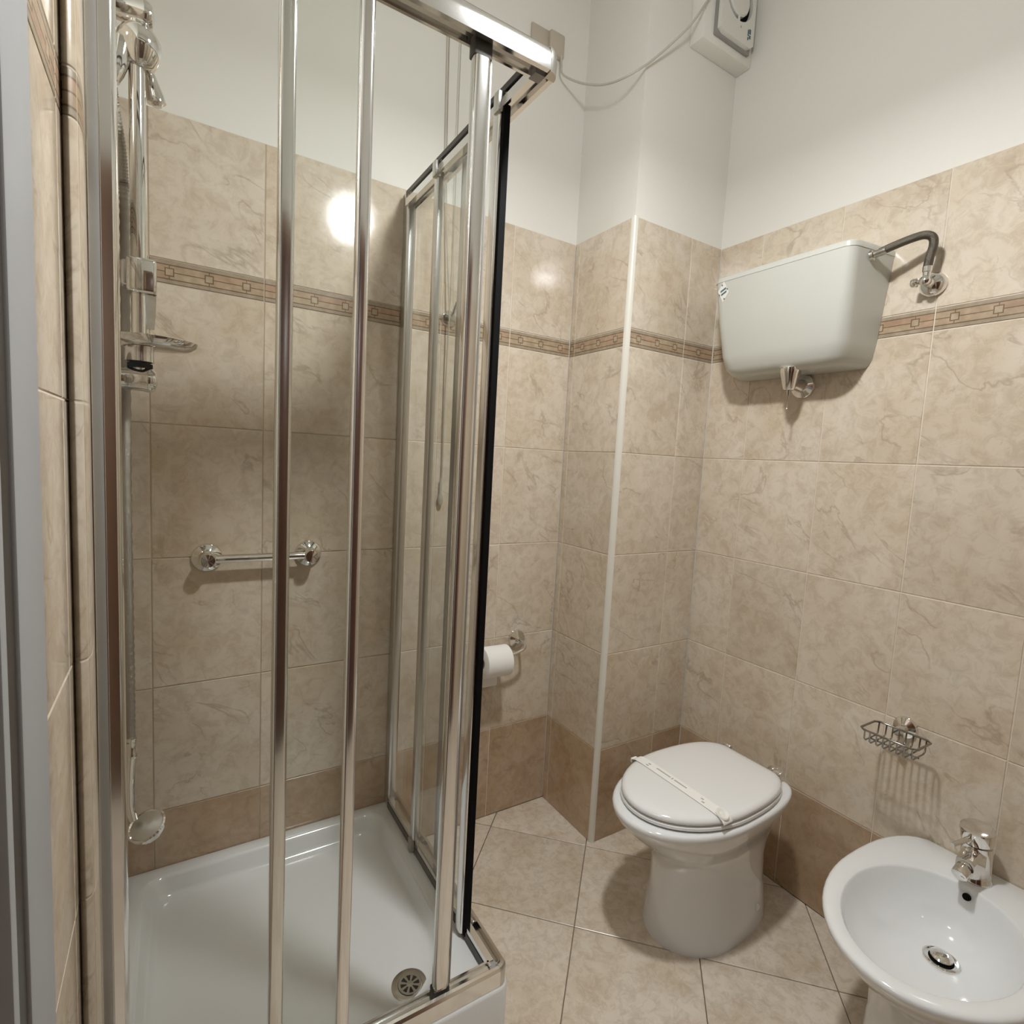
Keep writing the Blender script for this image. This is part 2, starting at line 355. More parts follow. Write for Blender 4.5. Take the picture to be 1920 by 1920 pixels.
tile_wall(wall_column, [0.0, -0.028, CY + 0.008], lambda t: (0, t), -PI / 2)
tile_wall(wall_column, [0.008, 0.262, XR], lambda t: (t, CY), 0)
tile_wall(wall_right, [CY, -0.45, -0.70, -0.95, -1.20, -1.45, -1.70], lambda t: (XR, t), -PI / 2)
tile_wall(wall_left, [0.0, -0.25, -0.50, -0.75, -1.0, DY0 + 0.01], lambda t: (XL, t), PI / 2)

# floor tiles: 33.3 cm, laid at 45 degrees
S2 = math.sqrt(0.5); FT = 0.3333
def clip(poly, ax, val, keep_less):
    out = []
    for i in range(len(poly)):
        p, q = poly[i], poly[(i + 1) % len(poly)]
        ip = (p[ax] <= val) == keep_less or p[ax] == val; iq = (q[ax] <= val) == keep_less or q[ax] == val
        if ip: out.append(p)
        if ip != iq:
            t = (val - p[ax]) / (q[ax] - p[ax]); out.append((p[0] + t * (q[0] - p[0]), p[1] + t * (q[1] - p[1])))
    return out
F0 = Vector((-0.259, -0.527))            # a joint crossing
full_tile = None
for i in range(-9, 10):
    for j in range(-9, 10):
        g = 0.0013
        def corner(a, b):
            return (F0.x + S2 * FT * (i + j) + S2 * (a + b), F0.y + S2 * FT * (i - j) + S2 * (a - b))
        c0 = [corner(g, g), corner(FT - g, g), corner(FT - g, FT - g), corner(g, FT - g)]
        poly = c0
        for ax, val, kl in ((0, XL, False), (0, XR, True), (1, YR, False), (1, 0.0, True)): poly = clip(poly, ax, val, kl) if poly else poly
        if len(poly) < 3: continue
        area = abs(sum(poly[k][0] * poly[(k + 1) % len(poly)][1] - poly[(k + 1) % len(poly)][0] * poly[k][1] for k in range(len(poly)))) / 2
        if area < 4e-4: continue
        if all(p[0] > 0 and p[1] > CY for p in poly): continue
        cx = sum(p[0] for p in poly) / len(poly); cy = sum(p[1] for p in poly) / len(poly)
        if len(poly) == 4 and area > 0.98 * (FT - 2 * g) ** 2 and full_tile: me = full_tile
        else:
            k = 0.992
            top = [(p[0] - cx) * k for p in poly]
            n = len(poly)
            v = [(p[0] - cx, p[1] - cy, -0.0095) for p in poly] + [(p[0] - cx, p[1] - cy, -0.0008) for p in poly] + [((p[0] - cx) * k, (p[1] - cy) * k, 0.0) for p in poly]
            f = [tuple(2 * n + q for q in range(n))]
            for q in range(n):
                r = (q + 1) % n; f += [(q, r, n + r, n + q), (n + q, n + r, 2 * n + r, 2 * n + q)]
            me = bpy.data.meshes.new('floor_tile'); me.from_pydata(v, [], f); me.update(); me.materials.append(M['ftile'])
            bm = bmesh.new(); bm.from_mesh(me); bmesh.ops.recalc_face_normals(bm, faces=bm.faces[:]); bm.to_mesh(me); bm.free()
            if len(poly) == 4 and area > 0.98 * (FT - 2 * g) ** 2: full_tile = me
        o = bpy.data.objects.new('tile', me); C.objects.link(o); o.parent = floor; o.location = (cx, cy, 0)

# white quarter-round trim on the outer corner of the column
r = 0.0155; cx, cy = 0.0125, CY + 0.0125
arc = [(cx + r * math.cos(t), cy + r * math.sin(t)) for t in [PI + k * (PI / 2) / 8 for k in range(9)]]
struct(MB().prism([(cx, cy)] + [(cx - r, cy)] + arc[1:-1] + [(cx, cy - r)], 'z', 0, ZT + 0.002).build('trim_1', 'pvc', None, 40), 'white rounded corner trim running up the edge of tiled column', 'trim')

# grey door frame at the left edge of the view
d = struct(thing('door_1', (XL, -1.05, 0), 'grey painted door frame at the left edge of the bathroom', 'door frame'))
MB().box(XL, XL + 0.015, -1.069, -0.980, 0, 2.2, 0.002).build('casing', 'frame', d, 40)
MB().box(XL - 0.004, XL + 0.012, -1.106, -1.069, 0, 2.12).build('door_seal', 'dark', d)
MB().box(XL - TK, XL + 0.015, DY0 + 0.002, -1.106, 0, 2.12, 0.001).build('frame_lip', 'frame', d, 40)
MB().box(XL - TK - 0.01, XL - 0.01, DY0 - 0.010, DY0, 0, 2.10).build('jamb_lining', 'dark', d)
MB().box(XL - TK, XL + 0.015, DY1, DY0, DZ - 0.04, DZ, 0.002).build('head', 'frame', d, 40)
MB().box(XL - TK, XL + 0.015, DY1 - 0.08, DY1 + 0.02, 0, DZ, 0.002).build('casing', 'frame', d, 40)

# brown wooden door in the wall behind the camera (seen only as the brown reflections in the metal posts)
d2 = struct(thing('door_2', (-0.72, YR, 0), 'dark brown wooden door in the wall behind the camera', 'door'))
MB().box(-1.12, -0.32, YR + PL, YR + 0.035, 0.005, 2.10, 0.003).build('leaf', 'wood_dark', d2, 40)
for x0, x1 in ((-1.21, -1.12), (-0.32, -0.23)): MB().box(x0, x1, YR + PL, YR + 0.045, 0, 2.19, 0.004).build('casing', 'wood', d2, 40)
MB().box(-1.12, -0.32, YR + PL, YR + 0.045, 2.10, 2.19, 0.004).build('casing', 'wood', d2, 40)
MB().tube([(-0.40, YR + 0.036, 1.02), (-0.40, YR + 0.085, 1.02), (-0.43, YR + 0.09, 1.02), (-0.52, YR + 0.09, 1.02)], 0.009, 10, 4).build('handle', 'alu', d2, 40)

# ------------------------------------------------------------------ lamps
lx, ly, lz = LAMP_POS
lamp = thing('pendant_lamp', (lx, ly, lz), 'round opal globe lamp hanging from the ceiling in the middle of the room', 'lamp')
R = 0.10
prof = [(R * math.sin(a), -R * math.cos(a)) for a in [k * PI / 20 for k in range(16)]]
MB().lathe((lx, ly, lz), (0, 0, 1), prof, 40, False, False).build('glass_globe', 'lamp', lamp, 60)
MB().lathe((lx, ly, lz), (0, 0, 1), [(0.036 * math.sin(a), -0.036 * math.cos(a)) for a in [k * PI / 12 for k in range(13)]], 24, False, False).build('bulb', 'bulb', lamp, 60)
MB().lathe((lx, ly, lz + R * 0.46), (0, 0, 1), [(0.03, 0.014), (0.07, 0.012), (0.07, 0.016), (0.05, 0.03), (0.012, 0.05), (0.006, 0.055), (0.006, ZC - lz - 0.10), (0.045, ZC - lz - 0.08), (0.045, ZC - lz - 0.0465)], 32).build('cap_and_stem', 'whitep', lamp, 40)
al = bpy.data.lights.new('added_down_light', 'AREA'); al.shape = 'DISK'; al.size = 0.11; al.energy = LAMP_DOWN; al.color = LAMP_COL  # area light added inside the globe to throw more light downward
alo = bpy.data.objects.new('added_down_light', al); C.objects.link(alo); alo.parent = lamp; alo.location = (0, 0, -0.045)
hl = thing('hall_fill_lamp', (-2.0, -1.5, 2.8), 'small unseen globe lamp added on the hallway ceiling for fill light', 'lamp')  # unseen lamp, added as fill light through the doorway
MB().lathe((-2.0, -1.5, 2.5), (0, 0, 1), [(0.12 * math.sin(a), 0.12 - 0.12 * math.cos(a)) for a in [k * PI / 12 for k in range(13)]], 24, False, False).build('globe', 'hall_fill_lamp', hl, 60)
MB().lathe((-2.0, -1.5, 2.74), (0, 0, 1), [(0.03, 0), (0.05, 0.06)], 20).build('base', 'whitep', hl, 40)

# ------------------------------------------------------------------ shower tray
TX0, TX1, TY0, TY1, TZ = XL + 0.001, -0.592, -0.717, -0.001, 0.175
def rrect(x0, x1, y0, y1, radii, n=8):
    """rounded rectangle outline, radii for (x0y0, x1y0, x1y1, x0y1)"""
    pts = []
    for (cx, cy, a0), rr in zip(((x0, y0, PI), (x1, y0, 1.5 * PI), (x1, y1, 0), (x0, y1, PI / 2)), radii):
        sx = 1 if cx == x0 else -1; sy = 1 if cy == y0 else -1
        ox, oy = cx + sx * rr, cy + sy * rr
        for k in range(n + 1):
            a = a0 + k * PI / 2 / n; pts.append((ox + rr * math.cos(a), oy + rr * math.sin(a)))
    return pts
def ringz(pts, z): return [(p[0], p[1], z) for p in pts]
tray = thing('shower_tray', (-0.95, -0.36, 0), 'square white shower tray with raised rim in the back left corner', 'shower tray')
oi = (0.002, 0.03, 0.002, 0.002)
rings = [ringz(rrect(TX0, TX1, TY0, TY1, oi), 0.0), ringz(rrect(TX0, TX1, TY0, TY1, oi), TZ - 0.008), ringz(rrect(TX0 + 0.001, TX1 - 0.003, TY0 + 0.003, TY1 - 0.001, oi), TZ - 0.002), ringz(rrect(TX0 + 0.004, TX1 - 0.008, TY0 + 0.008, TY1 - 0.004, oi), TZ)]
ins = [(0.030, 0.066, 0.066, 0.032, 0.175, 0.10), (0.036, 0.071, 0.071, 0.038, 0.173, 0.10), (0.041, 0.076, 0.076, 0.043, 0.165, 0.10), (0.052, 0.085, 0.085, 0.054, 0.140, 0.10), (0.060, 0.092, 0.092, 0.062, 0.130, 0.10), (0.075, 0.105, 0.105, 0.077, 0.1245, 0.095), (0.10, 0.13, 0.13, 0.10, 0.122, 0.09)]
for l, rt, fr, bk, z, rad in ins:
    rings.append(ringz(rrect(TX0 + l, TX1 - rt, TY0 + fr, TY1 - bk, (0.05, rad + 0.02, 0.05, 0.05)), z))
MB().loft(rings).build('basin', 'acrylic', tray, 50)
dx, dy = -0.765, -0.572
ring_o = MB().lathe((dx, dy, 0.1215), (0, 0, 1), [(0.040, 0), (0.040, 0.0015), (0.036, 0.0035), (0.0265, 0.0035), (0.0255, 0.002), (0.0, 0.002)], 40, True, False).build('drain_ring', 'steel', tray, 40)
MB().lathe((dx, dy, 0.1233), (0, 0, 1), [(0.0255, 0), (0.0255, 0.0008), (0, 0.0008)], 32, True, False).build('drain_well', 'black', ring_o)
gm = MB()
gm.lathe((dx, dy, 0.1242), (0, 0, 1), [(0.0075, 0), (0.0075, 0.0018), (0, 0.0022)], 20, True, False)
for k in range(8):
    a = k * PI / 4 + 0.2; q = Matrix.Rotation(a, 4, 'Z'); c = Vector((dx, dy, 0))
    pts = [c + q @ Vector(p) for p in ((0.006, -0.0016, 0), (0.0225, -0.0034, 0), (0.0225, 0.0034, 0), (0.006, 0.0016, 0))]
    gm.loft([[(p.x, p.y, 0.1242) for p in pts], [(p.x, p.y, 0.1258) for p in pts]])
for rr0, rr1 in ((0.0205, 0.0255),):
    n = 40; a = [2 * PI * k / n for k in range(n)]
    gm.loft([[(dx + rr0 * math.cos(t), dy + rr0 * math.sin(t), 0.1260) for t in a], [(dx + rr1 * math.cos(t), dy + rr1 * math.sin(t), 0.1260) for t in a]], False, False)
gm.build('drain_grate', 'steel', ring_o, 40)

# ------------------------------------------------------------------ shower enclosure (corner entry, two sliding doors)
enc = thing('shower_enclosure', (-0.95, -0.36, TZ), 'silver framed corner shower enclosure with two sliding clear glass doors', 'shower enclosure')
EX, EY, ZT0, ZT1 = -0.598, -0.712, 1.990, 2.036     # outer faces, top rail bottom and top
def rail_profile(d, z0, z1, top=True):
    """outline across the rail: d=0 outer face .. d inside"""
    h = z1 - z0; k = 0.012
    if top: return [(0.0, z0), (-0.001, z0 + h * 0.5), (0.001, z1 - 0.014), (0.006, z1 - 0.005), (0.014, z1), (0.026, z1 - 0.001), (d, z1 - 0.006), (d, z1 - 0.020), (d - 0.008, z1 - 0.021), (d - 0.008, z1 - 0.026), (d, z1 - 0.027), (d, z0), (d - 0.006, z0), (d - 0.008, z0 + 0.010), (0.012, z0 + 0.010), (0.010, z0)]
    return [(0, z0), (0, z1 - 0.006), (0.004, z1 - 0.001), (0.010, z1), (0.014, z1 - 0.004), (0.018, z1 - 0.012), (d - 0.006, z1 - 0.012), (d - 0.004, z1 - 0.006), (d, z1 - 0.006), (d, z0)]
tp = rail_profile(0.040, ZT0, ZT1); CR = 0.022
MB().loft([[(x, EY + q[0], q[1]) for q in tp] for x in (XL + 0.05, EX - CR)]).build('top_rail', 'alu', enc, 35)
MB().loft([[(EX - q[0], y, q[1]) for q in tp] for y in (-0.030, EY + CR)]).build('top_rail', 'alu', enc, 35)
def corner_piece(prof, ex, ey, r, n=8):
    rings = []
    for k in range(n + 1):
        a = -PI / 2 + k * PI / 2 / n; cx, cy = ex - r, ey + r
        rings.append([(cx + (r - q[0]) * math.cos(a), cy + (r - q[0]) * math.sin(a), q[1]) if q[0] < r - 0.001 else (cx + (0.001) * math.cos(a) - (q[0] - r) * 1.0, cy + 0.001 * math.sin(a) + (q[0] - r) * 1.0, q[1]) for q in prof])
    return rings
cp = [(0.0, ZT0 - 0.002), (-0.002, ZT0 + 0.02), (0.0, ZT1 - 0.013), (0.005, ZT1 - 0.003), (0.014, ZT1 + 0.001), (0.021, ZT1 + 0.001), (0.021, ZT0 - 0.002)]
lab(MB().loft(corner_piece(cp, EX, EY, CR)).build('corner_joint', 'steel', enc, 40), 'rounded grey corner joint of the top rails')
MB().box(EX - 0.042, EX - CR + 0.002, EY + CR - 0.002, EY + 0.042, ZT0 - 0.001, ZT1 - 0.002).build('corner_block', 'greyp', enc)
bp_ = rail_profile(0.036, TZ, TZ + 0.040, False)
MB().loft([[(x, EY + q[0], q[1]) for q in bp_] for x in (XL + 0.05, EX - CR)]).build('bottom_rail', 'alu', enc, 35)
MB().loft([[(EX - q[0], y, q[1]) for q in bp_] for y in (-0.030, EY + CR)]).build('bottom_rail', 'alu', enc, 35)
cb = [(0.0, TZ), (0.0, TZ + 0.034), (0.004, TZ + 0.040), (0.012, TZ + 0.041), (0.021, TZ + 0.034), (0.021, TZ)]
MB().loft(corner_piece(cb, EX, EY, CR)).build('corner_joint', 'alu_dull', enc, 40)
MB().box(EX - 0.036, EX - 0.018, EY + 0.018, EY + 0.036, TZ, TZ + 0.030).build('corner_block', 'greyp', enc)
MB().box(EX - 0.0215, EX - 0.0095, EY + 0.0095, EY + 0.0215, TZ, TZ + 0.036).build('corner_block', 'alu_dull', enc)
for z0, z1 in ((ZT1 - 0.0195, ZT1 - 0.0075),):  # dark reflections along the top rails, put in as thin dark strips
    MB().box(EX - 0.0412, EX - 0.0395, EY + 0.045, -0.036, z0, z1).build('painted_dark_strip', 'dark', enc)
    MB().box(XL + 0.06, EX - 0.045, EY + 0.0395, EY + 0.0412, z0, z1).build('painted_dark_strip', 'dark', enc)
MB().box(EX - 0.0375, EX - 0.0355, EY + 0.04, -0.036, TZ + 0.001, TZ + 0.020).build('painted_dark_strip', 'dark', enc)  # same kind of dark line along the bottom rail, laid on as a strip
# wall profiles
wp = [(XL + 0.0005, -0.717), (XL + 0.0025, -0.7205), (XL + 0.006, -0.7248), (XL + 0.0105, -0.7287), (XL + 0.0155, -0.7316), (XL + 0.0215, -0.7335), (XL + 0.0240, -0.7335), (XL + 0.0250, -0.7315), (XL + 0.0260, -0.7335), (XL + 0.0365, -0.7335), (XL + 0.0372, -0.7320), (XL + 0.038, -0.7335), (XL + 0.049, -0.7325), (XL + 0.0525, -0.728), (XL + 0.0525, -0.690), (XL + 0.0005, -0.690)]
lab(MB().prism(wp, 'z', TZ, ZT1).build('wall_profile', 'alu', enc, 38), 'rounded polished wall profile on the left wall')
bp2 = rrect(EX - 0.034, EX - 0.006, -0.034, -0.001, (0.008, 0.008, 0.001, 0.001), 4)
MB().prism(bp2, 'z', TZ, ZT1 - 0.002).build('wall_profile', 'alu_dull', enc, 38)
# fixed panes
GZ0, GZ1 = TZ + 0.025, ZT0 + 0.008
def post(x0, x1, y0, y1, z0, z1, r=0.004): return MB().prism(rrect(x0, x1, y0, y1, (r,) * 4, 4), 'z', z0, z1)
fp = lab(MB().box(XL + 0.052, -0.952, -0.7085, -0.7035, GZ0, GZ1).build('fixed_pane', 'glass', enc), 'clear fixed glass pane beside the left wall')
post(-0.963, -0.940, -0.7165, -0.6995, TZ + 0.03, ZT0 + 0.006, 0.0075).build('edge_profile', 'alu', fp, 38)
fs = lab(MB().box(-0.607, -0.602, -0.350, -0.030, GZ0, GZ1).build('fixed_pane', 'glass', enc), 'clear fixed glass pane beside the back wall')
post(-0.611, -0.598, -0.364, -0.336, TZ + 0.03, ZT0 + 0.006, 0.004).build('edge_profile', 'alu_dull', fs, 38)
# front sliding door
fd = lab(MB().box(-1.060, -0.740, -0.6885, -0.6835, GZ0 + 0.01, GZ1 - 0.01).build('sliding_door', 'glass', enc), 'clear sliding glass door facing the room')
post(-1.071, -1.047, -0.6945, -0.6765, TZ + 0.03, ZT0 + 0.004, 0.006).build('edge_profile', 'alu', fd, 38)
post(-0.764, -0.733, -0.6985, -0.6745, TZ + 0.045, ZT0 - 0.022, 0.008).build('edge_profile', 'alu', fd, 38)
post(-0.7325, -0.7285, -0.692, -0.681, TZ + 0.045, ZT0 - 0.022, 0.001).build('seal', 'greyp', fd, 38)
for z0, z1 in ((ZT0 - 0.022, ZT0 + 0.012), (TZ + 0.018, TZ + 0.045)):
    MB().box(-0.766, -0.731, -0.697, -0.674, z0, z1, 0.003).build('runner_block', 'dark', fd, 40)
for z0, z1 in ((ZT0 - 0.01, ZT0 + 0.030), (TZ + 0.012, TZ + 0.035)):
    MB().box(-1.074, -1.048, -0.690, -0.668, z0, z1, 0.003).build('runner_block', 'greyp', fd, 40)
# side sliding door
sd = lab(MB().box(-0.6325, -0.6275, -0.560, -0.245, GZ0 + 0.01, GZ1 - 0.01).build('sliding_door', 'glass', enc), 'clear sliding glass door facing the toilet')
post(-0.640, -0.622, -0.262, -0.238, TZ + 0.02, ZT0 + 0.004, 0.004).build('edge_profile', 'alu_dull', sd, 38)
post(-0.644, -0.622, -0.570, -0.540, TZ + 0.012, ZT0 - 0.008, 0.006).build('edge_profile', 'alu', sd, 38)
lab(MB().box(-0.6375, -0.6225, -0.579, -0.5695, TZ + 0.010, ZT0 + 0.004, 0.001).build('magnet_seal', 'black', sd), 'black magnetic sealing strip')
MB().box(-0.650, -0.630, -0.575, -0.552, ZT0 - 0.012, ZT0 + 0.030, 0.005).build('runner_block', 'alu_dull', sd, 40)
MB().box(-0.650, -0.632, -0.266, -0.244, ZT0 - 0.012, ZT0 + 0.028, 0.005).build('runner_block', 'alu_dull', sd, 40)
MB().box(-0.646, -0.630, -0.262, -0.240, TZ + 0.004, TZ + 0.04, 0.003).build('runner_block', 'greyp', sd, 40)

# ------------------------------------------------------------------ shower riser rail on the left wall
SY, SX = -0.37, -1.2525
rail = thing('shower_rail', (XL, SY, 1.39), 'chrome shower riser rail with slider and soap dish on left wall', 'shower rail')
MB().rod((SX, SY, 1.385), (SX, SY, 2.02), 0.0125, 24).build('bar', 'chrome', rail, 40)
def bracket(z, zr):
    m = MB()
    prof = [(0.023, 0), (0.023, 0.004), (0.0205, 0.008), (0.0205, 0.064), (0.0225, 0.070), (0.0225, 0.076), (0.018, 0.083), (0.008, 0.086), (0, 0.0865)]
    m.lathe((XL, SY, z), (1, 0, 0), [(a, b) for a, b in prof], 28, True, False); return m
bracket(2.015, 0).build('bracket', 'chrome', rail, 35)
bracket(1.396, 0).build('bracket', 'chrome', rail, 35)
# ball-jointed holder near the top
hb = MB(); hb.lathe((SX + 0.004, SY, 1.925), (0, 0, 1), [(0.014, 0), (0.022, 0.006), (0.031, 0.024), (0.034, 0.036), (0.033, 0.048), (0.026, 0.060), (0.016, 0.068)], 28)
holder = hb.build('ball_holder', 'chrome', rail, 40)
MB().lathe((SX - 0.022, SY - 0.006, 1.955), (-0.16, -0.1, -1), [(0.020, 0), (0.019, 0.02), (0.014, 0.055), (0.010, 0.07)], 20).build('hose_socket', 'chrome', holder, 40)
MB().lathe((SX + 0.015, SY + 0.030, 1.955), (0.22, 0.1, -1), [(0.006, 0), (0.008, 0.015), (0.0155, 0.052), (0.0155, 0.060), (0.010, 0.061), (0.007, 0.066)], 20).build('cone_outlet', 'chrome', holder, 40)
# slider clamp with lever
sl = MB().box(SX - 0.018, SX + 0.027, SY - 0.024, SY + 0.022, 1.546, 1.606, 0.006, 3).build('slider', 'chrome', rail, 40)
MB().box(XL + 0.033, SX - 0.014, SY - 0.016, SY + 0.016, 1.556, 1.600, 0.005, 3).build('slider_cheek', 'alu_dull', sl, 40)
MB().loft([[(SX + 0.017 + a, SY + b, z) for a, b in ((-0.009 * k, -0.009 * k), (0.009 * k, -0.009 * k), (0.009 * k, 0.009 * k), (-0.009 * k, 0.009 * k))] for z, k in ((1.549, 1.0), (1.52, 0.9), (1.488, 0.62))]).build('slider_lever', 'chrome', sl, 40)
# soap dish on the bar
ds = MB(); n = 36
def dish_ring(rx, ry, z): return [(SX + 0.024 + rx * math.cos(2 * PI * k / n), SY - 0.038 + ry * 0.74 * math.sin(2 * PI * k / n), z + 0.0 * k) for k in range(n)]
ds.loft([dish_ring(0.030, 0.040, 1.447), dish_ring(0.052, 0.062, 1.449), dish_ring(0.064, 0.072, 1.456), dish_ring(0.067, 0.075, 1.4635), dish_ring(0.0655, 0.0735, 1.4645), dish_ring(0.061, 0.069, 1.458), dish_ring(0.048, 0.056, 1.4525), dish_ring(0.01, 0.012, 1.4515)])
dish = ds.build('soap_dish', 'chrome', rail, 50)
MB().lathe((SX, SY, 1.425), (0, 0, 1), [(0.013, 0), (0.023, 0.002), (0.023, 0.032), (0.013, 0.034)], 28).build('dish_clamp', 'alu', dish, 40)
MB().lathe((SX, SY, 1.416), (0, 0, 1), [(0.0135, 0), (0.0195, 0.001), (0.0195, 0.008), (0.0135, 0.009)], 24).build('rubber_ring', 'black', rail, 40)

# hand shower hanging on its hose
hs = thing('hand_shower', (-1.27, SY, 0.48), 'chrome hand shower hanging upside down on its metal hose', 'hand shower')
HY = SY + 0.034
hose_pts = [(-1.2868, -0.3838, 1.877), (-1.284, -0.374, 1.845), (-1.278, -0.350, 1.80), (-1.2755, HY, 1.75), (-1.2745, HY, 1.70), (-1.2755, HY, 1.45), (-1.277, HY, 1.2), (-1.276, HY, 0.95), (-1.2755, HY, 0.80), (-1.276, HY, 0.69)]
hm = MB(); hm.tube(hose_pts, lambda t: 0.0078 + 0.0006 * math.sin(t * 1500), 12, 36)
hm.build('hose', 'hose', hs, 60)
MB().lathe((-1.2745, HY, 0.702), (-0.02, 0, -1), [(0.0095, 0), (0.010, 0.004), (0.0085, 0.008), (0.0075, 0.030), (0.0105, 0.034), (0.0105, 0.040), (0.0095, 0.042)], 20).build('hose_nut', 'chrome', hs, 40)
MB().tube([(-1.2755, HY, 0.662), (-1.2775, HY, 0.63), (-1.2785, HY, 0.59), (-1.2775, HY, 0.555), (-1.273, HY, 0.528)], lambda t: 0.0095 - 0.0022 * t, 14, 6).build('handle', 'chrome', hs, 50)
head = MB().lathe((-1.243, HY + 0.004, 0.488), (-0.28, -0.42, 0.86), [(0.0, 0), (0.018, 0.003), (0.029, 0.013), (0.0335, 0.024), (0.034, 0.031), (0.031, 0.0335), (0.0285, 0.031)], 30, False, False).build('spray_head', 'chrome', hs, 35)
MB().lathe((-1.243, HY + 0.004, 0.488), (-0.28, -0.42, 0.86), [(0.029, 0.026), (0.029, 0.0312), (0.0, 0.0325)], 28, True, False).build('spray_face', 'alu_dull', head, 40)

# ------------------------------------------------------------------ back wall fittings
gb = thing('grab_bar', (-1.005, 0, 0.995), 'short chrome grab bar with round end plates inside the shower', 'grab bar')
for x in (-1.130, -0.880):
    MB().lathe((x, 0, 0.994), (0, -1, 0), [(0.037, 0), (0.037, 0.002), (0.034, 0.008), (0.026, 0.012), (0.020, 0.016), (0.0185, 0.024), (0.0185, 0.048), (0.016, 0.054), (0.0, 0.056)], 32, True, False).build('end_plate', 'chrome', gb, 35)
MB().rod((-1.126, -0.038, 0.994), (-0.884, -0.038, 0.994), 0.0095, 20).build('bar', 'chrome', gb, 40)

th = thing('toilet_roll_holder', (-0.16, 0, 0.648), 'chrome toilet roll holder with round plate on back wall', 'toilet roll holder')
MB().lathe((-0.16, 0, 0.650), (0, -1, 0), [(0.034, 0), (0.034, 0.002), (0.031, 0.009), (0.022, 0.012), (0.013, 0.015), (0.012, 0.030)], 30).build('wall_plate', 'chrome', th, 35)
MB().tube([(-0.16, -0.012, 0.650), (-0.158, -0.045, 0.648), (-0.165, -0.068, 0.641), (-0.190, -0.075, 0.632), (-0.24, -0.075, 0.622), (-0.345, -0.075, 0.614)], 0.0052, 12, 6).build('arm', 'chrome', th, 50)
tr = thing('toilet_roll', (-0.29, -0.075, 0.61), 'white toilet paper roll on chrome holder half hidden by shower door', 'toilet roll')
rollc = Vector((-0.292, -0.075, 0.612)); ax_ = Vector((1, 0, -0.02)).normalized()
MB().lathe(rollc - ax_ * 0.048, ax_, [(0.020, 0), (0.050, 0), (0.0515, 0.001), (0.0515, 0.095), (0.050, 0.096), (0.020, 0.096), (0.020, 0)], 40, False, False).build('paper', 'paper', tr, 35)
MB().lathe(rollc - ax_ * 0.0475, ax_, [(0.0195, 0), (0.0195, 0.095), (0.018, 0.095), (0.018, 0), (0.0195, 0)], 24, False, False).build('core', 'card', tr, 40)
sh = MB(); sh.loft([[(x, -0.024 + a, z) for x, z, a in ((-0.339, 0.612, 0), (-0.245, 0.612, 0), (-0.245, 0.612, 0.0008), (-0.339, 0.612, 0.0008))], [(x, -0.022 + a, 0.50) for x, a in ((-0.339, 0), (-0.245, 0), (-0.245, 0.0008), (-0.339, 0.0008))]])
sh.build('loose_sheet', 'paper', tr)

hk = thing('robe_hook', (-0.475, 0, 1.72), 'small chrome robe hook on border tiles seen through shower glass', 'hook')
MB().lathe((-0.476, 0, 1.712), (0, -1, 0), [(0.026, 0), (0.026, 0.002), (0.023, 0.008), (0.012, 0.012), (0.009, 0.016), (0.009, 0.03)], 26).build('wall_plate', 'chrome', hk, 35)
MB().tube([(-0.476, -0.022, 1.712), (-0.476, -0.034, 1.722), (-0.474, -0.040, 1.738), (-0.470, -0.044, 1.754)], lambda t: 0.006 - 0.0015 * t, 12, 5).build('peg', 'chrome', hk, 50)
pc = thing('pull_cord', (-0.487, -0.012, 1.14), 'thin grey pull cord hanging down the wall behind shower glass', 'pull cord')
MB().tube([(-0.522, -0.012, ZC - 0.02), (-0.512, -0.012, 2.3), (-0.502, -0.013, 2.0), (-0.488, -0.030, 1.735), (-0.486, -0.025, 1.66), (-0.484, -0.014, 1.45), (-0.482, -0.012, 1.25), (-0.484, -0.012, 1.205)], 0.0024, 8, 8).build('cord', 'cord', pc, 60)
MB().tube([(-0.476, -0.010, ZC - 0.02), (-0.476, -0.010, 2.3), (-0.474, -0.012, 1.9), (-0.474, -0.030, 1.735)], 0.0014, 6, 8).build('cord', 'cord', pc, 60)  # mirror image of the cord, built as a second thinner tube
MB().lathe((-0.485, -0.012, 1.215), (0, 0, -1), [(0.003, 0), (0.0045, 0.01), (0.004, 0.045), (0.008, 0.055), (0.0095, 0.068), (0.007, 0.080), (0.0, 0.083)], 16, True, False).build('pull_knob', 'cord', pc, 50)

cpl = thing('cover_plate', (-0.17, 0.004, 2.64), 'small beige two-part cover plate high on back wall behind shower corner', 'cover plate')
MB().box(-0.229, -0.160, -0.004, PL, 2.610, 2.676, 0.002).build('plate', 'plate', cpl, 40)
MB().box(-0.164, -0.106, -0.016, PL, 2.606, 2.678, 0.006, 3).build('junction_box', 'plate', cpl, 40)
cab = MB().tube([(-0.118, -0.014, 2.612), (-0.119, -0.02, 2.584), (-0.117, -0.03, 2.547), (-0.088, -0.08, 2.508), (-0.072, -0.15, 2.470), (-0.074, -0.22, 2.438), (-0.070, -0.28, 2.424), (-0.045, -0.303, 2.44), (0.005, -0.308, 2.485), (0.062, -0.328, 2.545), (0.115, -0.352, 2.61), (0.172, -0.356, 2.70), (0.20, -0.356, 2.755), (0.222, -0.3565, 2.80), (0.243, -0.3565, 2.83)], 0.0034, 10, 8)
tag(cab.build('power_cable', 'cable', None, 60), 'grey white cable sagging across the column to the fan', 'cable')

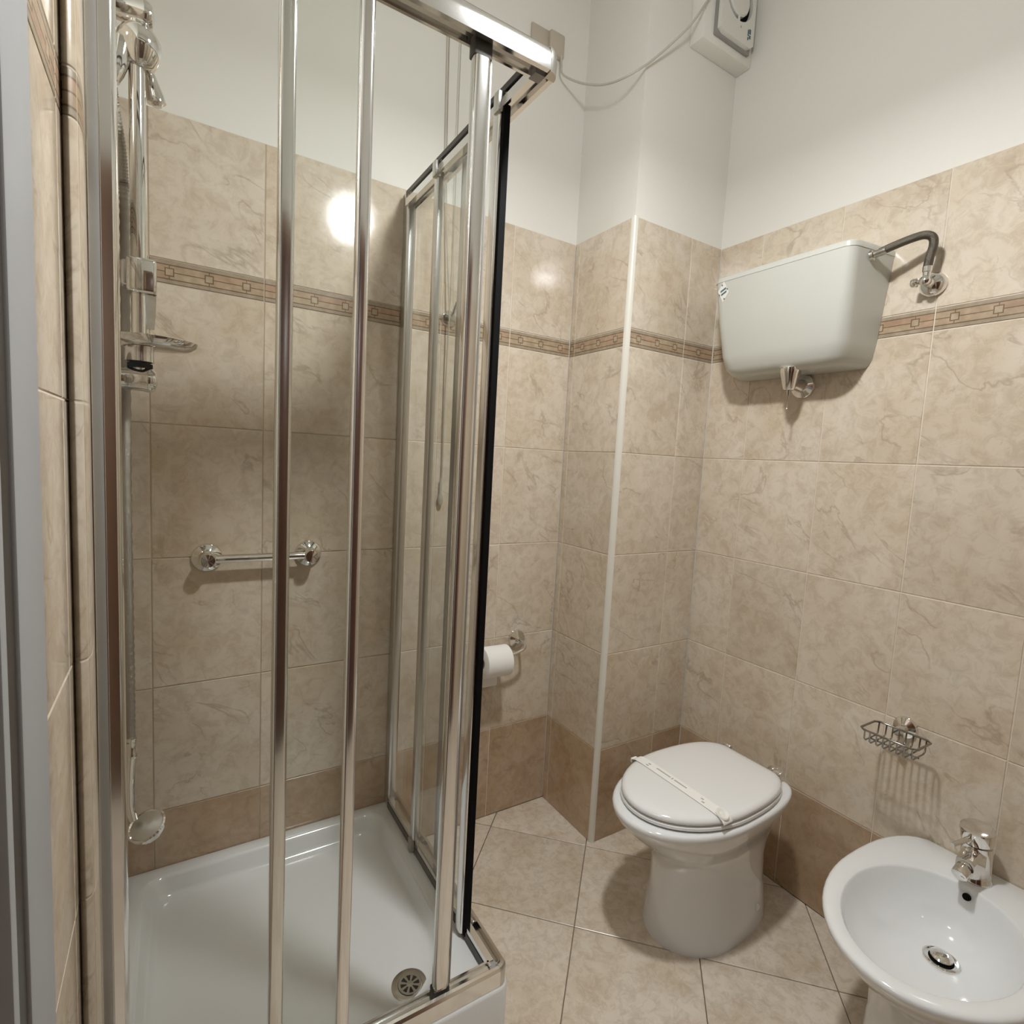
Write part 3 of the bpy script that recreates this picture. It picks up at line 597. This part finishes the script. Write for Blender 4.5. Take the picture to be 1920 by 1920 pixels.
# ------------------------------------------------------------------ extractor fan in its boxing
tag(MB().box(0.180, XR + PL - 0.0005, -0.340, CY + PL, 2.608, ZC, 0.003).build('duct_boxing', 'plaster', None, 40), 'white boxed duct casing high in the corner above the column', 'duct box')
fan = thing('extractor_fan', (0.295, -0.34, 2.62), 'white square extractor fan with round grille at top right', 'fan')
MB().box(0.222, 0.388, -0.352, -0.340, 2.630, 2.815, 0.003).build('back_plate', 'greyp', fan, 40)
FX, FZ, FR = 0.306, 2.755, 0.062
# front cover with a round opening
def plate_with_hole(x0, x1, z0, z1, y0, y1, cx, cz, r, n=40):
    m = MB(); out = []; inn = []
    for k in range(n):
        a = 2 * PI * k / n; ca, sa = math.cos(a), math.sin(a)
        t = min([((x1 - cx) / ca) if ca > 1e-6 else 9, ((x0 - cx) / ca) if ca < -1e-6 else 9, ((z1 - cz) / sa) if sa > 1e-6 else 9, ((z0 - cz) / sa) if sa < -1e-6 else 9])
        out.append((cx + t * ca, cz + t * sa)); inn.append((cx + r * ca, cz + r * sa))
    m.loft([[(p[0], y0, p[1]) for p in inn], [(p[0], y0, p[1]) for p in out], [(p[0], y1, p[1]) for p in out], [(p[0], y1, p[1]) for p in inn], [(p[0], y0, p[1]) for p in inn]], False, False)
    return m
cover = plate_with_hole(0.226, 0.384, 2.636, 2.811, -0.366, -0.352, FX, FZ, FR).build('front_cover', 'whitep', fan, 40)
MB().lathe((FX, -0.3525, FZ), (0, -1, 0), [(FR + 0.002, 0), (FR + 0.002, 0.0008), (0, 0.0008)], 40, True, False).build('dark_well', 'black', fan)
MB().lathe((FX, -0.3535, FZ), (0, -1, 0), [(0.047, 0), (0.047, 0.010), (0.043, 0.014), (0, 0.015)], 40, True, False).build('centre_disc', 'whitep', fan, 40)
for a in (-PI / 2 + 0.06, PI / 2, 0.5, PI - 0.5):
    c, s_ = math.cos(a), math.sin(a)
    MB().rod((FX + 0.042 * c, -0.362, FZ + 0.042 * s_), (FX + 0.064 * c, -0.362, FZ + 0.064 * s_), 0.004, 8).build('spoke', 'whitep', fan, 40)
lg = MB().box(0.352, 0.357, -0.3668, -0.366, 2.668, 2.686).box(0.359, 0.367, -0.3668, -0.366, 2.676, 2.690).box(0.359, 0.367, -0.3668, -0.366, 2.662, 2.672).box(0.352, 0.357, -0.3668, -0.366, 2.656, 2.664)
lg.build('maker_mark', 'ink', cover)
MB().box(0.316, 0.319, -0.3668, -0.366, 2.676, 2.682).build('indicator', 'greyp', cover)

# ------------------------------------------------------------------ wall cistern above the toilet
cis = thing('wall_cistern', (XR, -0.615, 1.58), 'grey white plastic flush cistern mounted on wall above the toilet', 'cistern')
YC = -0.610
def cis_ring(z, xf, hf, hb, r=0.022):
    # outline from the wall round the front: back corners square, front corners rounded
    pts = [(XR - 0.001, YC - hb), ]
    n = 6
    pts = []
    a0 = (XR - 0.001, YC + hb); a1 = (xf, YC + hf); a2 = (xf, YC - hf); a3 = (XR - 0.001, YC - hb)
    def rnd(p, c, q, rr):
        p, c, q = Vector(p), Vector(c), Vector(q); u = (p - c).normalized(); v = (q - c).normalized(); rr = min(rr, (p - c).length * 0.45, (q - c).length * 0.45)
        s, e = c + u * rr, c + v * rr
        return [tuple((1 - t) ** 2 * s + 2 * t * (1 - t) * c + t * t * e) for t in [k / n for k in range(n + 1)]]
    pts = [a0] + rnd(a0, a1, a2, r) + rnd(a1, a2, a3, r) + [a3]
    return [(p[0], p[1], z) for p in pts]
rings = []
for z, xf, hf, hb, r in ((1.586, 0.335, 0.145, 0.183, 0.05), (1.588, 0.318, 0.157, 0.193, 0.05), (1.596, 0.304, 0.169, 0.2005, 0.045), (1.610, 0.292, 0.180, 0.2065, 0.042), (1.65, 0.281, 0.190, 0.2125, 0.036), (1.75, 0.266, 0.199, 0.2215, 0.030), (1.85, 0.253, 0.207, 0.2305, 0.028), (1.872, 0.2505, 0.2085, 0.2325, 0.028)):
    rings.append(cis_ring(z, xf, hf, hb, r))
MB().loft(rings).build('tank', 'tank', cis, 50)
MB().loft([cis_ring(1.872, 0.2495, 0.2095, 0.2335, 0.028), cis_ring(1.884, 0.2495, 0.2095, 0.2335, 0.028), cis_ring(1.888, 0.253, 0.2065, 0.231, 0.028), cis_ring(1.890, 0.262, 0.198, 0.226, 0.024)]).build('lid', 'tank', cis, 40)
# sticker on the front face
stx = lambda z: 0.253 + (1.85 - z) * 0.13 - 0.0006
def st(dy, dz, e=0.0): z = 1.842 + dz; return (stx(z) - e, -0.437 + dy, z)
stk = MB(); sq = [(0.020, 0.004), (-0.002, 0.031), (-0.020, -0.004), (0.002, -0.031)]
stk.loft([[st(a, b, -0.0004) for a, b in sq], [st(a, b, 0.0004) for a, b in sq]])
sk = lab(stk.build('sticker', 'label', cis), 'white diamond sticker with blue print')
for k, (b0, b1) in enumerate(((0.003, 0.0085), (-0.007, -0.0015))):
    q = [(0.010 - 0.002 * k, b0 - 0.004), (-0.010 - 0.001 * k, b0 + 0.004), (-0.010 - 0.001 * k, b1 + 0.004), (0.010 - 0.002 * k, b1 - 0.004)]
    MB().loft([[st(a, b, 0.0003) for a, b in q], [st(a, b, 0.0009) for a, b in q]]).build('print', 'ink', sk)
for a, b in ((0.004, 0.020), (-0.014, 0.006), (0.014, -0.007), (-0.003, -0.021)):
    q = [(a + 0.0022 * math.cos(t), b + 0.0026 * math.sin(t)) for t in [k * PI / 4 for k in range(8)]]
    MB().loft([[st(u, v, 0.0003) for u, v in q], [st(u, v, 0.0009) for u, v in q]]).build('print', 'ink', sk)
# flush outlet under the tank
VX, VY = 0.322, -0.640
lab(MB().lathe((VX, VY, 1.596), (0, 0, -1), [(0.029, 0), (0.030, 0.010), (0.027, 0.018), (0.0165, 0.060), (0.013, 0.064)], 26).build('outlet_cone', 'chrome', cis, 35), 'chrome tapered outlet')
MB().lathe((VX, VY, 1.534), (0, 0, -1), [(0.0065, 0), (0.006, 0.010), (0.0018, 0.022), (0.0014, 0.052), (0.0026, 0.056), (0, 0.058)], 12, True, False).build('pull_rod', 'steel', cis, 40)
MB().lathe((XR, -0.632, 1.553), (-1, 0, 0), [(0.037, 0), (0.037, 0.002), (0.034, 0.008), (0.020, 0.014), (0.017, 0.030), (0.014, 0.045), (0.012, 0.072)], 28).build('wall_rosette', 'chrome', cis, 35)

# water supply beside the cistern
wv = thing('angle_valve', (XR, -0.94, 1.776), 'chrome angle valve with bent hose feeding the cistern', 'valve')
MB().lathe((XR, -0.940, 1.776), (-1, 0, 0), [(0.030, 0), (0.030, 0.003), (0.028, 0.012), (0.020, 0.021), (0.012, 0.025), (0.0105, 0.045)], 30).build('wall_rosette', 'chrome', wv, 40)
bd = MB(); bd.lathe((XR - 0.030, -0.940, 1.776), (-1, 0, 0), [(0.010, 0), (0.011, 0.004), (0.011, 0.026), (0.008, 0.029), (0, 0.030)], 18, True, False); bd.lathe((XR - 0.045, -0.940, 1.776), (0, 0, 1), [(0.008, 0), (0.0085, 0.02), (0.0105, 0.022), (0.0105, 0.034), (0.0075, 0.036)], 16)
bd.build('body', 'chrome', wv, 40)
MB().lathe((XR - 0.045, -0.935, 1.776), (0, 1, 0.05), [(0.007, 0), (0.007, 0.012), (0.011, 0.014), (0.0115, 0.022), (0.009, 0.026)], 16).build('turn_knob', 'chrome', wv, 40)
MB().tube([(0.365, -0.940, 1.808), (0.3655, -0.942, 1.835), (0.366, -0.9465, 1.858), (0.362, -0.945, 1.876), (0.353, -0.932, 1.884), (0.342, -0.908, 1.880), (0.330, -0.870, 1.869), (0.326, -0.846, 1.862)], 0.0098, 12, 6).build('flexible_hose', 'braid', wv, 60)
MB().lathe((0.3215, -0.830, 1.857), (0.15, -1, 0.2), [(0.014, -0.004), (0.014, 0.003), (0.009, 0.005), (0.009, 0.016), (0.0095, 0.018), (0.0095, 0.030), (0.008, 0.031)], 18).build('tank_connector', 'steel', wv, 40)

# ------------------------------------------------------------------ toilet
TCY = -0.664
def egg(x0, af, b, xb, hb, n=24, rb=0.06):
    """outline: half ellipse at the front (-x), tapering sides to a straight back edge"""
    pts = []
    for k in range(n + 1):
        a = PI / 2 + k * PI / n                       # from +y side round the front to the -y side
        pts.append((x0 + af * math.cos(a), TCY + b * math.sin(a)))
    m = 12
    def side(s):
        out = []
        L_ = xb - x0
        p0, p1, p2, p3 = Vector((x0, s * b)), Vector((x0 + L_ * 0.62, s * b)), Vector((xb - L_ * rb, s * (hb + (b - hb) * 0.66))), Vector((xb, s * hb))
        for k in range(1, m + 1):
            t = k / m; q = (1 - t) ** 3 * p0 + 3 * t * (1 - t) ** 2 * p1 + 3 * t * t * (1 - t) * p2 + t ** 3 * p3
            out.append((q.x, TCY + q.y))
        return out
    pts += side(-1) + list(reversed(side(1)))
    return pts
wc = thing('toilet', (0.08, TCY, 0), 'white ceramic toilet with closed lid beside the column', 'toilet')
spec = [(0.0, -0.090, 0.126, 0.282), (0.012, -0.090, 0.126, 0.282), (0.05, -0.085, 0.121, 0.276), (0.12, -0.079, 0.113, 0.266), (0.20, -0.081, 0.111, 0.260), (0.245, -0.094, 0.115, 0.262), (0.275, -0.120, 0.124, 0.266), (0.31, -0.166, 0.140, 0.274), (0.34, -0.200, 0.154, 0.285), (0.365, -0.224, 0.164, 0.297), (0.380, -0.234, 0.169, 0.303), (0.390, -0.237, 0.171, 0.305), (0.396, -0.235, 0.1695, 0.304), (0.399, -0.229, 0.165, 0.301), (0.400, -0.215, 0.152, 0.294)]
rings = []
for z, xf, b, xb in spec:
    x0 = 0.03 + 0.04 * max(0, min(1, (0.34 - z) / 0.12))
    hb = 0.072 + 0.026 * max(0, min(1, (z - 0.2) / 0.18))
    rings.append(ringz(egg(x0, x0 - xf, b, xb, min(hb, b - 0.01), rb=0.03), z))
MB().loft(rings).build('bowl', 'ceramic', wc, 60)
seat = [(0.400, 0.012), (0.4015, 0.004), (0.406, -0.0015), (0.412, -0.0005), (0.4155, 0.008)]
MB().loft([ringz(egg(0.03, 0.238 - e, 0.162 - e, 0.268 - e, 0.082 - e), z) for z, e in seat]).build('seat_ring', 'seatp', wc, 50)
base_lid = egg(0.03, 0.240, 0.163, 0.272, 0.084)
def lid_ring(k, z): return [(0.02 + (x - 0.02) * k, TCY + (y_ - TCY) * k, z) for x, y_ in base_lid]
MB().loft([lid_ring(k, z) for k, z in ((0.94, 0.4175), (0.975, 0.4175), (0.99, 0.4205), (0.988, 0.426), (0.968, 0.431), (0.925, 0.4345), (0.86, 0.4362), (0.70, 0.4370), (0.40, 0.4374), (0.10, 0.4375))]).build('lid', 'seatp', wc, 60)
for s in (-1, 1):
    MB().lathe((0.281, TCY + s * 0.085 - 0.012, 0.424), (0, 1, 0), [(0.008, 0), (0.009, 0.002), (0.009, 0.022), (0.008, 0.024)], 16).rod((0.281, TCY + s * 0.085, 0.399), (0.281, TCY + s * 0.085, 0.42), 0.007, 14).build('hinge', 'chrome', wc, 40)
MB().lathe((0.20, TCY - 0.1085, 0.060), (0, -1, 0), [(0.010, 0), (0.010, 0.006), (0.006, 0.009), (0, 0.0095)], 16, True, False).build('bolt_cap', 'ceramic', wc, 40)
fpipe = thing('flush_pipe', (XR, -0.664, 0.352), 'chrome flush pipe collar on the wall behind the toilet', 'pipe')
MB().lathe((XR, -0.664, 0.342), (-1, 0, 0), [(0.025, 0), (0.025, 0.003), (0.022, 0.008), (0.018, 0.012), (0.018, 0.105)], 28).build('collar', 'chrome', fpipe, 35)

# paper band across the lid
pb = thing('paper_band', (-0.045, TCY, 0.437), 'white paper hygiene band stretched across the closed toilet lid', 'paper band')
XB = -0.047
path = [(-0.502, 0.4240), (-0.509, 0.4320), (-0.520, 0.4365), (-0.545, 0.4382), (-0.60, 0.4386), (-0.664, 0.4387), (-0.73, 0.4386), (-0.785, 0.4380), (-0.806, 0.4362), (-0.8175, 0.4325), (-0.8245, 0.4245)]
bnd = MB(); W = 0.017
bnd.loft([[(XB - W, y, z), (XB + W, y, z), (XB + W, y, z + 0.0006), (XB - W, y, z + 0.0006)] for y, z in path])
band = bnd.build('band', 'paper', pb, 60)
y = -0.585
for k, (l, wd) in enumerate(((0.050, 0.0022), (0.004, 0.004), (0.042, 0.0024))):
    if k == 1: y -= 0.0
    MB().box(XB + 0.004 - wd, XB + 0.004 + wd, y - l, y, 0.4393, 0.4396).build('print', 'greyink', band); y -= l + 0.005
for yy, xx in ((-0.556, 0.002), (-0.556, -0.008), (-0.738, 0.004), (-0.748, -0.006)):
    MB().box(XB + xx - 0.002, XB + xx + 0.002, yy - 0.008, yy, 0.4391, 0.4396).build('print', 'greyink', band)
kn = MB(); kn.lathe((XB, -0.806, 0.4375), (0, -0.40, 1), [(0.0165, 0), (0.0175, 0.001), (0.015, 0.004), (0.011, 0.003), (0.008, 0.0015), (0.0, 0.0025)], 22, True, False)
kn.build('seal_rosette', 'label', pb, 30)
kn2 = MB().box(XB - 0.010, XB + 0.012, -0.5025, -0.4955, 0.414, 0.4285, 0.002); kn2.build('folded_end', 'paper', pb, 30)

# ------------------------------------------------------------------ bidet
BY = -1.195
def bid(xf, b, xb, hb, n=28, x0=0.16):
    pts = []
    for k in range(n + 1):
        a = PI / 2 + k * PI / n
        pts.append((x0 + (x0 - xf) * math.cos(a), BY + b * math.sin(a)))
    m = 8
    def side(s):
        p0, p1, p2, p3 = Vector((x0, s * b)), Vector((x0 + (xb - x0) * 0.55, s * b)), Vector((xb - (xb - x0) * 0.12, s * (hb + (b - hb) * 0.75))), Vector((xb, s * hb))
        return [((1 - t) ** 3 * p0 + 3 * t * (1 - t) ** 2 * p1 + 3 * t * t * (1 - t) * p2 + t ** 3 * p3) for t in [k / m for k in range(1, m + 1)]]
    pts += [(q.x, BY + q.y) for q in side(-1)]
    pts += [(q.x, BY + q.y) for q in reversed(side(1))]
    return pts
def ell(xc, af, ab, b, n=28, m=8):
    pts = []
    for k in range(n + 1):
        a = PI / 2 + k * PI / n; pts.append((xc + af * math.cos(a), BY + b * math.sin(a)))
    k2 = [t for t in range(1, 2 * m + 1)]
    for t in k2:
        a = -PI / 2 + t * PI / (2 * m + 1); pts.append((xc + ab * math.cos(a), BY + b * math.sin(a)))
    return pts
bt = thing('bidet', (0.2, BY, 0), 'white ceramic bidet at the right edge beside the toilet', 'bidet')
rings = []
for z, xf, b, xb, hb in ((0.0, 0.055, 0.118, 0.405, 0.105), (0.012, 0.055, 0.118, 0.405, 0.105), (0.05, 0.062, 0.112, 0.405, 0.10), (0.12, 0.066, 0.108, 0.405, 0.098), (0.20, 0.052, 0.112, 0.405, 0.10), (0.25, 0.015, 0.126, 0.405, 0.105), (0.29, -0.040, 0.148, 0.406, 0.11), (0.33, -0.092, 0.170, 0.407, 0.115), (0.36, -0.120, 0.184, 0.408, 0.12), (0.378, -0.132, 0.1915, 0.408, 0.123), (0.386, -0.134, 0.193, 0.408, 0.123), (0.391, -0.131, 0.190, 0.406, 0.121), (0.393, -0.124, 0.184, 0.402, 0.117)):
    rings.append(ringz(bid(xf, b, xb, hb), z))
for z, xc, af, ab, b in ((0.3935, 0.115, 0.219, 0.187, 0.149), (0.3925, 0.115, 0.2165, 0.1845, 0.1465), (0.3885, 0.115, 0.214, 0.182, 0.1445), (0.372, 0.116, 0.208, 0.177, 0.140), (0.345, 0.120, 0.197, 0.167, 0.131), (0.315, 0.130, 0.176, 0.147, 0.114), (0.292, 0.148, 0.142, 0.113, 0.088), (0.279, 0.165, 0.10, 0.078, 0.062), (0.273, 0.180, 0.06, 0.05, 0.042), (0.270, 0.186, 0.035, 0.033, 0.030)):
    rings.append(ringz(ell(xc, af, ab, b), z))
MB().loft(rings).build('basin', 'ceramic', bt, 60)
bdr = MB().lathe((0.187, BY, 0.2705), (0, 0, 1), [(0.033, 0), (0.033, 0.003), (0.030, 0.0045), (0.0235, 0.003), (0.022, 0.0015), (0, 0.0015)], 32, True, False).build('drain', 'chrome', bt, 35)
MB().lathe((0.187, BY, 0.2722), (0, 0, 1), [(0.0222, 0), (0.0222, 0.0006), (0, 0.0006)], 28, True, False).build('drain_gap', 'black', bdr)
MB().lathe((0.187, BY, 0.2728), (0, 0, 1), [(0.010, 0), (0.010, 0.004), (0.0205, 0.006), (0.0205, 0.009), (0.016, 0.0125), (0.008, 0.0145), (0, 0.015)], 28, True, False).build('plug', 'chrome', bdr, 50)
MB().lathe((0.2895, BY, 0.374), (-0.93, 0, 0.37), [(0.0075, -0.004), (0.0075, 0.0035), (0.0, 0.0035)], 20, True, False).build('overflow', 'black', bt)

mx = thing('bidet_mixer', (0.345, BY, 0.393), 'chrome single-lever mixer tap on the bidet', 'tap')
FY = -1.188
MB().lathe((0.347, FY, 0.393), (-0.04, 0.02, 1), [(0.0315, 0), (0.0315, 0.004), (0.0295, 0.007), (0.0285, 0.05), (0.0285, 0.085)], 30).build('body', 'chrome', mx, 40)
cap = MB().lathe((0.3435, FY + 0.002, 0.481), (-0.16, 0.05, 1), [(0.0265, 0), (0.0300, 0.004), (0.0325, 0.029), (0.0315, 0.034), (0.024, 0.036), (0, 0.037)], 32, True, False).build('lever_cap', 'chrome', mx, 35)
MB().tube([(0.325, FY + 0.004, 0.497), (0.305, FY + 0.010, 0.494), (0.262, FY + 0.022, 0.488)], lambda t: 0.0068 - 0.0022 * t, 12, 4).build('lever', 'chrome', cap, 50)
MB().loft([[(x + dx_, FY + s * wy, z + dz_) for s, dz_, dx_ in ((-1, -hz, 0), (1, -hz, 0), (1, hz * 0.7, 0.003), (0.6, hz, 0.004), (-0.6, hz, 0.004), (-1, hz * 0.7, 0.003))] for x, z, wy, hz in ((0.336, 0.446, 0.023, 0.024), (0.315, 0.451, 0.020, 0.020), (0.29, 0.450, 0.018, 0.017), (0.272, 0.446, 0.0165, 0.0155))]).build('spout', 'chrome', mx, 30)
MB().lathe((0.276, FY, 0.446), (-1, 0.06, -0.55), [(0.0125, 0), (0.0135, 0.004), (0.0150, 0.006), (0.0150, 0.026), (0.012, 0.028)], 20).build('aerator', 'chrome', mx, 40)

# ------------------------------------------------------------------ wire soap basket
sb = thing('soap_basket', (XR, -1.0, 0.65), 'chrome wire soap basket on wall between toilet and bidet', 'soap basket')
MB().lathe((XR, -0.998, 0.650), (-1, 0, 0), [(0.029, 0), (0.029, 0.002), (0.026, 0.009), (0.018, 0.013), (0.012, 0.016), (0.010, 0.050)], 28).build('wall_plate', 'chrome', sb, 35)
bx0, bx1, by0, by1, bz = 0.274, 0.362, -1.074, -0.949, 0.657
bc = 0.010; loop = [(bx0, by0 + bc), (bx0 + bc, by0), (bx1 - bc, by0), (bx1, by0 + bc), (bx1, by1 - bc), (bx1 - bc, by1), (bx0 + bc, by1), (bx0, by1 - bc)]
MB().tube([(a, b, bz) for a, b in loop], 0.0027, 8, 1, True).build('rim_wire', 'wire', sb, 60)
for k in range(8):
    yy = by0 + 0.010 + k * (by1 - by0 - 0.020) / 7
    i = 0.006 if k in (0, 7) else 0.0
    MB().tube([(bx0 + i, yy, bz), (bx0 + 0.003 + i, yy, bz - 0.026), (bx0 + 0.010 + i, yy, bz - 0.031), (bx1 - 0.010 - i, yy, bz - 0.031), (bx1 - 0.003 - i, yy, bz - 0.026), (bx1 - i, yy, bz)], 0.0020, 6, 1).build('cross_wire', 'wire', sb, 60)
MB().tube([((bx0 + bx1) / 2, by0 + 0.008, bz - 0.034), ((bx0 + bx1) / 2, by1 - 0.008, bz - 0.034)], 0.0020, 6, 1).build('long_wire', 'wire', sb, 60)
